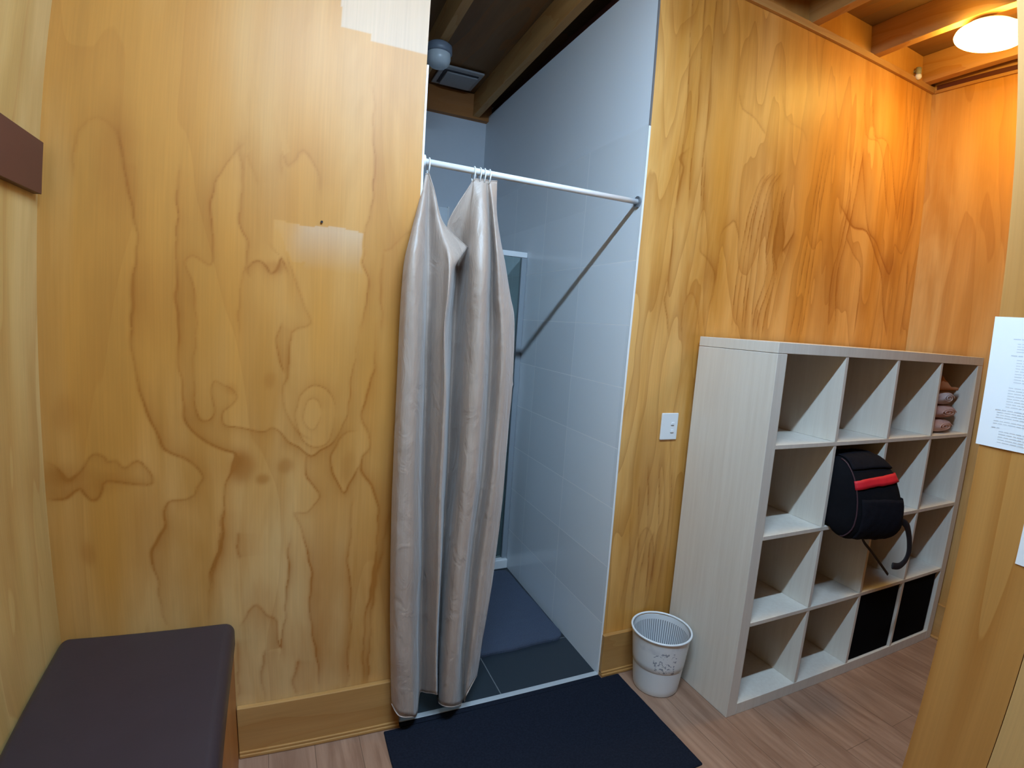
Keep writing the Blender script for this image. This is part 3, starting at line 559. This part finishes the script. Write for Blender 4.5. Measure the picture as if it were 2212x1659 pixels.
CUR = [[[-1.186,0.018,1.94],[-1.209,-0.005,1.842],[-1.236,-0.022,1.736],[-1.254,-0.03,1.654],[-1.261,-0.036,1.544],[-1.263,-0.036,1.441],[-1.264,-0.036,1.23],[-1.265,-0.036,0.997],[-1.259,-0.036,0.674],[-1.248,-0.036,0.332],[-1.237,-0.036,0.111]],[[-1.184,0.017,1.943],[-1.208,-0.023,1.839],[-1.232,-0.051,1.733],[-1.245,-0.066,1.645],[-1.252,-0.075,1.545],[-1.251,-0.075,1.444],[-1.251,-0.075,1.236],[-1.25,-0.075,1.007],[-1.245,-0.075,0.691],[-1.234,-0.075,0.355],[-1.218,-0.075,0.088]],[[-1.181,0.017,1.943],[-1.197,-0.025,1.841],[-1.216,-0.055,1.735],[-1.223,-0.07,1.647],[-1.225,-0.08,1.547],[-1.223,-0.08,1.446],[-1.22,-0.08,1.237],[-1.215,-0.08,1.007],[-1.206,-0.08,0.688],[-1.195,-0.08,0.35],[-1.175,-0.08,0.076]],[[-1.177,0.018,1.944],[-1.182,-0.002,1.847],[-1.188,-0.018,1.743],[-1.19,-0.025,1.654],[-1.188,-0.03,1.551],[-1.184,-0.03,1.446],[-1.182,-0.03,1.23],[-1.176,-0.03,0.991],[-1.165,-0.03,0.659],[-1.156,-0.03,0.31],[-1.142,-0.03,0.039]],[[-1.174,0.021,1.945],[-1.168,0.031,1.855],[-1.163,0.039,1.752],[-1.16,0.042,1.662],[-1.157,0.045,1.554],[-1.156,0.045,1.444],[-1.148,0.045,1.218],[-1.139,0.045,0.967],[-1.128,0.045,0.62],[-1.118,0.045,0.253],[-1.114,0.045,0.063]],[[-1.155,0.019,1.896],[-1.147,0.009,1.81],[-1.143,0.001,1.751],[-1.137,-0.002,1.662],[-1.135,-0.005,1.556],[-1.137,-0.005,1.448],[-1.137,-0.005,1.226],[-1.133,-0.005,0.981],[-1.12,-0.005,0.642],[-1.104,-0.005,0.283],[-1.1,-0.005,0.099]],[[-1.119,0.018,1.796],[-1.12,-0.009,1.76],[-1.122,-0.029,1.72],[-1.119,-0.038,1.661],[-1.118,-0.045,1.556],[-1.119,-0.045,1.45],[-1.121,-0.045,1.232],[-1.119,-0.045,0.992],[-1.109,-0.045,0.659],[-1.095,-0.045,0.307],[-1.089,-0.045,0.124]],[[-1.03,0.017,1.729],[-1.068,-0.023,1.689],[-1.1,-0.051,1.65],[-1.111,-0.066,1.601],[-1.118,-0.075,1.541],[-1.124,-0.075,1.436],[-1.109,-0.075,1.237],[-1.107,-0.075,1.0],[-1.098,-0.075,0.672],[-1.092,-0.075,0.326],[-1.084,-0.075,0.141]],[[-1.104,0.023,1.785],[-1.059,0.06,1.737],[-1.045,0.087,1.678],[-1.04,0.101,1.631],[-1.038,0.11,1.566],[-1.038,0.11,1.449],[-1.038,0.11,1.209],[-1.034,0.11,0.943],[-1.031,0.11,0.577],[-1.028,0.11,0.193],[-1.02,0.11,-0.013]],[[-1.029,0.02,1.937],[-1.033,0.02,1.843],[-1.028,0.02,1.752],[-1.03,0.02,1.675],[-1.03,0.02,1.565],[-1.031,0.02,1.453],[-1.031,0.02,1.223],[-1.028,0.02,0.968],[-1.041,0.02,0.62],[-1.047,0.02,0.255],[-1.044,0.02,0.03]],[[-1.02,0.018,1.953],[-1.025,-0.005,1.84],[-1.03,-0.021,1.747],[-1.035,-0.03,1.671],[-1.037,-0.035,1.563],[-1.035,-0.035,1.455],[-1.036,-0.035,1.231],[-1.035,-0.035,0.984],[-1.047,-0.035,0.647],[-1.055,-0.035,0.293],[-1.057,-0.035,0.066]],[[-1.004,0.017,1.955],[-1.012,-0.025,1.839],[-1.02,-0.055,1.745],[-1.023,-0.07,1.669],[-1.023,-0.08,1.564],[-1.021,-0.08,1.457],[-1.021,-0.08,1.238],[-1.023,-0.08,0.997],[-1.036,-0.08,0.666],[-1.048,-0.08,0.32],[-1.05,-0.08,0.088]],[[-0.988,0.017,1.957],[-0.988,-0.023,1.843],[-0.99,-0.051,1.749],[-0.992,-0.066,1.673],[-0.992,-0.075,1.566],[-0.99,-0.075,1.459],[-0.986,-0.075,1.238],[-0.987,-0.075,0.993],[-1.006,-0.075,0.66],[-1.016,-0.075,0.311],[-1.013,-0.075,0.074]],[[-0.973,0.02,1.958],[-0.954,0.024,1.855],[-0.94,0.028,1.764],[-0.935,0.029,1.686],[-0.927,0.03,1.573],[-0.919,0.03,1.459],[-0.912,0.03,1.222],[-0.915,0.03,0.96],[-0.936,0.03,0.602],[-0.949,0.03,0.229],[-0.939,0.03,-0.009]],[[-0.961,0.018,1.958],[-0.956,-0.016,1.848],[-0.952,-0.04,1.755],[-0.945,-0.052,1.679],[-0.933,-0.06,1.572],[-0.918,-0.06,1.478],[-0.904,-0.06,1.236],[-0.911,-0.06,0.985],[-0.927,-0.06,0.643],[-0.951,-0.06,0.288],[-0.962,-0.06,0.101]],[[-0.936,0.02,1.961],[-0.929,0.024,1.859],[-0.906,0.028,1.768],[-0.883,0.029,1.691],[-0.853,0.03,1.579],[-0.829,0.03,1.481],[-0.823,0.03,1.222],[-0.829,0.03,0.955],[-0.843,0.03,0.59],[-0.878,0.03,0.214],[-0.89,0.03,0.101]]]
def curtain():
    NC, NR = 7, 7
    cols = [catmull(c, NR) for c in CUR]; nr = len(cols[0])
    rows = [catmull([c[j] for c in cols], NC) for j in range(nr)]
    bm = bmesh.new(); V = []
    for j, row in enumerate(rows):
        L = []
        for i, p in enumerate(row):
            q = Vector((p.x * 9, p.z * 4, 2.0))
            amp = .009 * min(1, j / 12)
            dy = amp * noise.noise(q) + .0035 * min(1, j / 12) * noise.noise(Vector((p.x * 38, p.z * 7, 5)))
            L.append(bm.verts.new((p.x, p.y + dy, p.z)))
        V.append(L)
    for a, b in zip(V, V[1:]):
        for i in range(len(a) - 1): bm.faces.new((a[i], b[i], b[i + 1], a[i + 1]))
    me_o = put('shower_curtain', bm, 'satin', origin=(-1.08, 0, 0), smooth=True)
    s = me_o.modifiers.new('thickness', 'SOLIDIFY'); s.thickness = .0012; s.offset = 0
    tag(me_o, 'taupe satin curtain bunched at the left of the bathroom opening', 'curtain')
    # hems: narrow doubled strips along the bottom and the dipped top edge
    for idx, hn, wd in ((-1, 'hem', .0022), (0, 'top_hem', .0026)):
        pts = [v for v in rows[idx]]
        h = tube([(p.x, p.y, p.z) for p in pts], .001, 8, flat=(wd, wd * .7))
        ob = put(hn, h, 'satin', me_o, smooth=True)
curtain()

# ------------------------------------------------------------------ cube shelf
S, T, D, YF = 1.49, .05, .016, -.409
ST = 1.479; YBk = YF + .385
C4 = (S - 2 * T - 3 * D) / 4
cx = [T + i * (C4 + D) for i in range(4)]; cz = [1.44 - i * (C4 + D) for i in range(4)]
sh = thing('cube_shelf', 'pale oak open cube shelf of sixteen compartments against the plywood wall', 'shelf', (S / 2, (YF + YBk) / 2, 0))
put('side_panel', B((0, YF, 0), (T, YBk, 1.4385), .0015), 'laminate', sh)
put('side_panel', B((S - T, YF, 0), (S, YBk, 1.4385), .0015), 'laminate', sh)
put('top_panel', B((0, YF, 1.440), (S, YBk, ST), .0015), 'laminate', sh)
put('base_panel', B((T + .0005, YF, 0), (S - T - .0005, YBk, T), .0015), 'laminate', sh)
for j in range(1, 4):
    z = cz[j] + D / 2
    put('shelf_board', B((T + .0005, YF, cz[j] + .0002), (S - T - .0005, YBk, cz[j] + D), .0008), 'laminate', sh)
for j in range(4):
    z1 = cz[j]; z0 = cz[j] - C4
    for i in range(1, 4):
        put('divider', B((cx[i] - D, YF + .001, z0 + .0005), (cx[i], YBk, z1 - .0005), .0008), 'laminate', sh)

def storage_box(i, lab):
    x0, x1 = cx[i] + .004, cx[i] + C4 - (.004 if i == 2 else .018)
    z0 = T + .0005; z1 = z0 + C4 - .006
    t = thing('storage_box', lab, 'box', ((x0 + x1) / 2, (YF + YBk) / 2, z0), 'black boxes in the bottom row')
    bm = bmesh.new(); w_ = .004
    y0, y1 = YF + .012, YF + .33
    box(bm, (x0, y0, z0), (x1, y0 + .006, z1 - .0), .003)
    box(bm, (x0, y1 - w_, z0), (x1, y1, z1), .001); box(bm, (x0, y0 + .006, z0), (x0 + w_, y1 - w_, z1)); box(bm, (x1 - w_, y0 + .006, z0), (x1, y1 - w_, z1))
    box(bm, (x0 + w_, y0 + .006, z0), (x1 - w_, y1 - w_, z0 + w_))
    put('box_body', bm, 'box_black', t)
    put('rim', tube([(x0 + .004, y0 - .001, z1 - .004), (x1 - .004, y0 - .001, z1 - .004)], .0035, 8), 'bag_black', t, smooth=True)
storage_box(2, 'black fabric storage box in the bottom row, third compartment of the shelf')
storage_box(3, 'black fabric storage box in the bottom right corner compartment of the shelf')

# ------------------------------------------------------------------ towels in the top right compartment
TZ = cz[0] - C4 + .001
def towel(name, lab, mat, xc, z0, hw, hh, y0, y1, roll=True):
    root = None
    bm = bmesh.new(); n = 40; ny = 14; rings = []
    for j in range(ny + 1):
        s = j / ny; y = y0 + (y1 - y0) * s
        e = (1 - abs(2 * s - 1) ** 6) ** .5 if 0 < j < ny else .0
        e = max(e, .02) if j in (0, ny) else max(e, .8)
        rings.append([])
        for k in range(n):
            a = 2 * PI * k / n
            ca, sa = math.cos(a), math.sin(a)
            x = xc + hw * e * math.copysign(abs(ca) ** .85, ca); z = z0 + hh + hh * e * math.copysign(abs(sa) ** .8, sa)
            d = 1 + .05 * noise.noise(Vector((x * 25, y * 18, z * 25)))
            rings[-1].append(bm.verts.new((xc + (x - xc) * d, y, max(z0, z0 + hh + (z - z0 - hh) * d))))
    for a, b in zip(rings, rings[1:]):
        for k in range(n): bm.faces.new((a[k], a[(k + 1) % n], b[(k + 1) % n], b[k]))
    bm.faces.new(rings[0]); bm.faces.new(rings[-1][::-1])
    o = put(name, bm, mat, origin=(xc, (y0 + y1) / 2, z0), smooth=True)
    if roll:      # spiral end
        pts = []
        for k in range(60):
            a = k / 60 * 2 * PI * 2.2; f = .55 * (1 - k / 70)
            pts.append((xc + hw * f * math.cos(a), y0 - .001, z0 + hh + hh * f * math.sin(a)))
        put('rolled_edge', tube(pts, .0022, 6), mat, o, smooth=True)
    return tag(o, lab, 'towel', 'stack of towels in the top right compartment')
towel('rolled_towel', 'pink rolled towel at the bottom of the towel stack', 'towel_pink', 1.262, TZ, .112, .033, -.385, -.15)
towel('rolled_towel', 'wide pink rolled towel, second from the bottom of the stack', 'towel_pink', 1.285, TZ + .0665, .135, .032, -.378, -.14)
towel('rolled_towel', 'pale lilac rolled towel, third in the towel stack', 'towel_pale', 1.282, TZ + .131, .092, .036, -.372, -.15)
def top_towel():
    bm = bmesh.new(); z0 = TZ + .2045; n = 30; V = []
    for j in range(n + 1):
        L = []
        for i in range(n + 1):
            u = i / n * 2 - 1; v = j / n * 2 - 1
            x = 1.262 + .115 * u; y = -.26 + .105 * v
            h = .062 * max(0, 1 - abs(u - (-.25)) * 1.05 - .10 * v * v) + .008 * noise.noise(Vector((x * 30, y * 30, 1)))
            h *= min(1, (1 - abs(v)) * 6 + .15)
            L.append(bm.verts.new((x, y, z0 + .012 + max(0, h))))
        V.append(L)
    for a, b in zip(V, V[1:]):
        for i in range(n): bm.faces.new((a[i], a[i + 1], b[i + 1], b[i]))
    ed = [e for e in bm.edges if e.is_boundary]
    r = bmesh.ops.extrude_edge_only(bm, edges=ed)
    vs_ = [g for g in r['geom'] if isinstance(g, bmesh.types.BMVert)]
    for v in vs_: v.co.z = z0; v.co.x = 1.262 + (v.co.x - 1.262) * .96
    bmesh.ops.contextual_create(bm, geom=[e for e in bm.edges if e.is_boundary])
    o = put('folded_towel', bm, 'towel_warm_lit', origin=(1.262, -.26, z0), smooth=True)
    tag(o, 'cloth with warm orange light in its colour, heaped on top of the towel stack', 'towel', 'stack of towels in the top right compartment')
top_towel()

# ------------------------------------------------------------------ backpack
BXc, BHW = .5555, .150
prof = [(-.10, .758), (-.075, .85), (-.11, .96), (-.24, 1.02), (-.36, 1.045), (-.42, 1.043), (-.468, 1.012), (-.505, .955), (-.530, .88), (-.538, .80), (-.522, .742), (-.485, .715), (-.440, .722), (-.415, .757), (-.28, .757)]
PC = (-.31, .885)
pr = catmull([(y, z, 0) for y, z in prof] + [(prof[0][0], prof[0][1], 0)], 6)[:-1]
def bag_pt(k, s, off=0.0):
    """k index in pr, s in [-1,1] across"""
    k0 = int(math.floor(k)); fk = k - k0
    y, z = pr[k0 % len(pr)].lerp(pr[(k0 + 1) % len(pr)], fk)[:2]
    f = (1 - min(1, abs(s)) ** 6) ** (1 / 3.2)
    f = f * (1 + off)
    Y = PC[0] + (y - PC[0]) * f; Z = PC[1] + (z - PC[1]) * f
    # bag leans: front part swings a little to the right, narrows at the front
    fr = min(1, max(0, (-.40 - Y) / .13))
    X = BXc + BHW * s * (1 - .05 * fr) * (1 + off * .3) + .006 * fr
    Y -= .040 * s * fr
    n_ = .007 * noise.noise(Vector((X * 14, Y * 14, Z * 14))) + .003 * noise.noise(Vector((X * 45, Y * 45, Z * 45)))
    Z2 = Z + n_ * .7
    if Y > YF - .01: Z2 = max(Z2, .7575)
    return Vector((X, min(Y, -.413) if Z2 < .757 else Y - abs(n_) * .5 * fr, Z2))
bag = thing('backpack', 'black backpack with a red band hanging out of the shelf compartment', 'backpack', (BXc, -.33, .757))
bm = bmesh.new(); NS = 36; rings = []
for i in range(NS + 1):
    s = -1 + 2 * i / NS; s = math.sin(s * PI / 2) * .9995
    rings.append([bm.verts.new(bag_pt(k, s)) for k in range(len(pr))])
for a, b in zip(rings, rings[1:]):
    for k in range(len(pr)): bm.faces.new((a[k], a[(k + 1) % len(pr)], b[(k + 1) % len(pr)], b[k]))
bm.faces.new(rings[0]); bm.faces.new(rings[-1][::-1])
body = put('bag_body', bm, 'bag_black', bag, smooth=True)
def bag_strip(name, k0, k1, s0, s1, off, mat, n=24, parent=bag, tilt=0):
    bm = bmesh.new(); V = []
    for i in range(n + 1):
        s = s0 + (s1 - s0) * i / n
        V.append([bm.verts.new(bag_pt(k - tilt * s, s, off + .004 * math.sin(i * 1.3 + k))) for k in range(k0, k1 + 1)])
    for a, b in zip(V, V[1:]):
        for k in range(len(a) - 1): bm.faces.new((a[k], a[k + 1], b[k + 1], b[k]))
    o = put(name, bm, mat, parent, smooth=True)
    md = o.modifiers.new('t', 'SOLIDIFY'); md.thickness = .003; md.offset = 0
    return o
bag_strip('red_band', 40, 43, -.77, .96, .03, 'bag_red', tilt=1.6)
bag_strip('front_pocket', 47, 62, -.66, .90, .035, 'bag_black2')
bag_strip('top_flap', 22, 37, -.72, .90, .03, 'bag_black2')
pts = [bag_pt(k, -.79 + .05 * math.sin((k - 26) / 12), .018) for k in range(30, 68, 2)]
put('piping', tube(pts, .0028, 6), 'bag_piping', bag, smooth=True)
pts = catmull([(.690, -.52, .800), (.742, -.54, .775), (.782, -.54, .728), (.806, -.54, .676), (.812, -.54, .635), (.796, -.54, .602), (.757, -.54, .586), (.712, -.535, .592)], 6)
put('strap', tube(pts, .004, 8, flat=(.0035, .014)), 'strap', bag, smooth=True)
pts = catmull([(.560, -.47, .725), (.608, -.46, .680), (.681, -.455, .628), (.769, -.45, .561), (.856, -.45, .490)], 6)
put('strap', tube(pts, .004, 8, flat=(.003, .007)), 'strap', bag, smooth=True)
pts = catmull([(.50, -.25, 1.035), (.50, -.28, 1.062), (.53, -.31, 1.068), (.57, -.31, 1.066), (.60, -.28, 1.056), (.60, -.25, 1.030)], 5)
put('carry_handle', tube(pts, .004, 8, flat=(.006, .004)), 'strap', bag, smooth=True)

# ------------------------------------------------------------------ waste bin
bc = (-.137, -.1365, 0)
t = thing('waste_bin', 'white round plastic waste bin beside the shelf', 'bin', bc)
R0, R1, HB = .094, .122, .262
rad = lambda z: R0 + (R1 - R0 - .003) * (z / HB)
put('lower_wall', lathe([(.001, .004), (R0 - .006, .004), (R0 - .003, .0005), (R0, .006)] + [(rad(z), z) for z in (.03, .06, .09, .1145)], bc, 64), 'white_plastic', t, smooth=True)
put('printed_band', lathe([(rad(.1145), .1145), (rad(.1155) + .0018, .117)] + [(rad(z) + .0018, z) for z in (.14, .17, .2, .23, .252)], bc, 64), 'bin_print', t, smooth=True)
pts = [(bc[0] + (R1 - .0005) * math.cos(a), bc[1] + (R1 - .0005) * math.sin(a), HB - .004) for a in [2 * PI * k / 64 for k in range(64)]]
put('rim', tube(pts, .0045, 10, closed=True), 'white_plastic', t, smooth=True)
put('inner_wall', lathe([(rad(z) - .004, z) for z in (.25, .2, .15, .1, .05, .012)] + [(.001, .010)], bc, 64), 'bin_in', t, smooth=True)

# ------------------------------------------------------------------ light switch
t = thing('light_switch', 'white light switch plate on the plywood beside the shelf', 'switch', (-.096, 0, 1.033))
put('plate', B((-.139, -.008, 1.033), (-.053, -.0003, 1.148), .003, 3), 'white_plastic', t)
for z in (1.104, 1.072):
    bm = B((-.089, -.0125, z - .007), (-.075, -.0083, z + .005), .0015)
    put('rocker', bm, 'white_plastic', t)
    put('rocker_recess', B((-.090, -.0089, z - .0105), (-.074, -.00815, z - .0072)), 'grey_metal', t)

# ------------------------------------------------------------------ mats
def mat_obj(name, x0, x1, y0, y1, h, mat, wob, lab, cat, rnd=.01, rag=0.0, rotz=0):
    bm = bmesh.new(); pts = []
    def corner(cx_, cy_, a0):
        for k in range(7):
            a = a0 + PI / 2 * k / 6; pts.append((cx_ + rnd * math.cos(a), cy_ + rnd * math.sin(a)))
    corner(x1 - rnd, y1 - rnd, 0)
    for k in range(1, 40): pts.append((x1 - rnd + (x0 - x1 + 2 * rnd) * k / 40, y1))
    corner(x0 + rnd, y1 - rnd, PI / 2)
    for k in range(1, 40): pts.append((x0, y1 - rnd + (y0 - y1 + 2 * rnd) * k / 40))
    corner(x0 + rnd, y0 + rnd, PI)
    for k in range(1, 40): pts.append((x0 + rnd + (x1 - x0 - 2 * rnd) * k / 40, y0))
    corner(x1 - rnd, y0 + rnd, PI * 1.5)
    for k in range(1, 40): pts.append((x1, y0 + rnd + (y1 - y0 - 2 * rnd) * k / 40))
    mx, my = (x0 + x1) / 2, (y0 + y1) / 2
    P = []
    for x, y in pts:
        d = wob * noise.noise(Vector((x * 6, y * 6, 3))) + rag * noise.noise(Vector((x * 60, y * 60, 9)))
        l = math.hypot(x - mx, y - my); x, y = x + (x - mx) / l * d, y + (y - my) / l * d
        c_, s_ = math.cos(rotz), math.sin(rotz)
        P.append((mx + (x - mx) * c_ - (y - my) * s_, my + (x - mx) * s_ + (y - my) * c_))
    lo = [bm.verts.new((x, y, .0004)) for x, y in P]
    mi = [bm.verts.new((x, y, h * .6)) for x, y in P]
    hi = [bm.verts.new((mx + (x - mx) * .994, my + (y - my) * .99, h)) for x, y in P]
    n = len(P)
    for a, b in ((lo, mi), (mi, hi)):
        for k in range(n): bm.faces.new((a[k], a[(k + 1) % n], b[(k + 1) % n], b[k]))
    bm.faces.new(hi); bm.faces.new(lo[::-1])
    o = put(name, bm, mat, origin=(mx, my, 0))
    return tag(o, lab, cat)
mat_obj('doormat', -1.264, -.255, -.560, -.036, .006, 'mat_black', .003, 'flat navy black mat on the wood floor before the bathroom opening', 'mat', .006, .001, .004)
mat_obj('bath_rug', -.98, -.362, .262, .952, .018, 'rug', .008, 'blue grey tufted bath rug on the dark bathroom tiles', 'rug', .05, .004, .02)

# ------------------------------------------------------------------ shower
GY = 1.03
t = thing('shower_screen', 'framed glass shower screen with white tray edge inside the bathroom', 'shower screen', (-.75, GY, 0))
put('tray_edge', B((-1.30, GY - .035, .0003), (XO - .002, GY + .03, .058), .006), 'white_plastic', t)
put('glass_panel', B((-1.28, GY - .003, .062), (XO - .034, GY + .003, 1.85)), 'glass', t)
put('top_rail', B((-1.30, GY - .014, 1.851), (XO - .002, GY + .014, 1.881), .003), 'white_metal', t)
put('side_channel', B((XO - .034, GY - .014, .059), (XO - .002, GY + .014, 1.850), .002), 'channel_grey', t)
put('side_channel', B((-1.30, GY - .014, .059), (-1.281, GY + .014, 1.850), .002), 'channel_grey', t)

# ------------------------------------------------------------------ bench
t = thing('bench', 'wooden wall bench with aubergine vinyl cushion in the left corner', 'bench', (-1.98, -.75, 0))
bm = bmesh.new()
box(bm, (XL + .0008, -1.45, .402), (-1.736, -.0008, .502), .030, 6)
put('cushion', bm, 'vinyl', t, smooth=True)
put('base', B((XL + .0008, -1.44, .0005), (-1.7435, -.0008, .4015), .001), 'bench_wood', t)

# coat rail on the left wall
t = thing('coat_rail', 'dark brown painted board rail along the left plywood wall', 'rail', (XL, -.7, 1.74))
put('board', B((XL + .0005, -1.5, 1.738), (XL + .020, -.028, 1.870), .001), 'brown_paint', t)

# ------------------------------------------------------------------ papers on the partition
def notice(lab, ya, yb, z0, z1, tilt, text):
    t = thing('paper_notice', lab, 'notice', (XP, (ya + yb) / 2, (z0 + z1) / 2), 'papers on the partition')
    bm = bmesh.new(); n = 8
    for j in range(n + 1):
        for i in range(n + 1):
            y = ya + (yb - ya) * i / n; z = z1 + (z0 - z1) * j / n
            cv = .0015 + .002 * (j / n) ** 2 * abs(math.sin(i * .7))
            bm.verts.new((XP - cv, y + tilt * (z - z1), z))
    bm.verts.ensure_lookup_table()
    for j in range(n):
        for i in range(n):
            a = j * (n + 1) + i; bm.faces.new([bm.verts[q_] for q_ in (a, a + 1, a + n + 2, a + n + 1)])
    o = put('sheet', bm, 'paper', t); md = o.modifiers.new('t', 'SOLIDIFY'); md.thickness = .0004; md.offset = 0
    bm = bmesh.new(); rnd = random.Random(5)
    for (z, ind, ln_, th) in text:
        y = ya - ind; end = ya - ln_
        while y > end:
            wd = rnd.uniform(.006, .016); e = max(end, y - wd)
            f = lambda yy, zz: (XP - (.0019 + .002 * ((z1 - zz) / (z1 - z0)) ** 2 * 1.02), yy + tilt * (zz - z1), zz)
            vs4 = [bm.verts.new(f(*p)) for p in ((y, z), (e, z), (e, z - th), (y, z - th))]
            bm.faces.new(vs4); y = e - .0022
    put('printed_text', bm, 'ink', t)
    return t
tx = [(1.553, .125, .16, .0045)]
tx += [(1.534, .045, .165, .0020)]
for k in range(4): tx.append((1.523 - k * .0058, .055, .17, .0013))
tx.append((1.497, .045, .12, .0022))
for k in range(9): tx.append((1.487 - k * .0062, .058, .185, .0013))
for k in range(8): tx.append((1.424 - k * .0062, .050, .185, .0013))
tx.append((1.372, .030, .11, .0018))
for k in range(3): tx.append((1.366 - k * .0058, .034, .185, .0013))
for k in range(2): tx.append((1.346 - k * .0058, .030, .18, .0013))
tx.append((1.331, .028, .045, .0020))
for k in range(5): tx.append((1.323 - k * .0062, .045, .18, .0013))
notice('upper white printed sheet at the free edge of the plywood partition', -1.0985, -1.2985, 1.284, 1.582, .0, tx)
notice('white sheet lower on the plywood partition, mostly outside the frame', -1.230, -1.527, 1.037, 1.247, .0, [(1.22 - k * .012, .10, .25, .002) for k in range(10)])

# small dark nail head in the left plywood sheet
o = put('nail', tube([(-1.499, -.006, 1.746), (-1.499, .0005, 1.747)], .0035, 10), 'slot', origin=(-1.499, 0, 1.746))
tag(o, 'tiny dark nail head in the left plywood panel', 'nail')
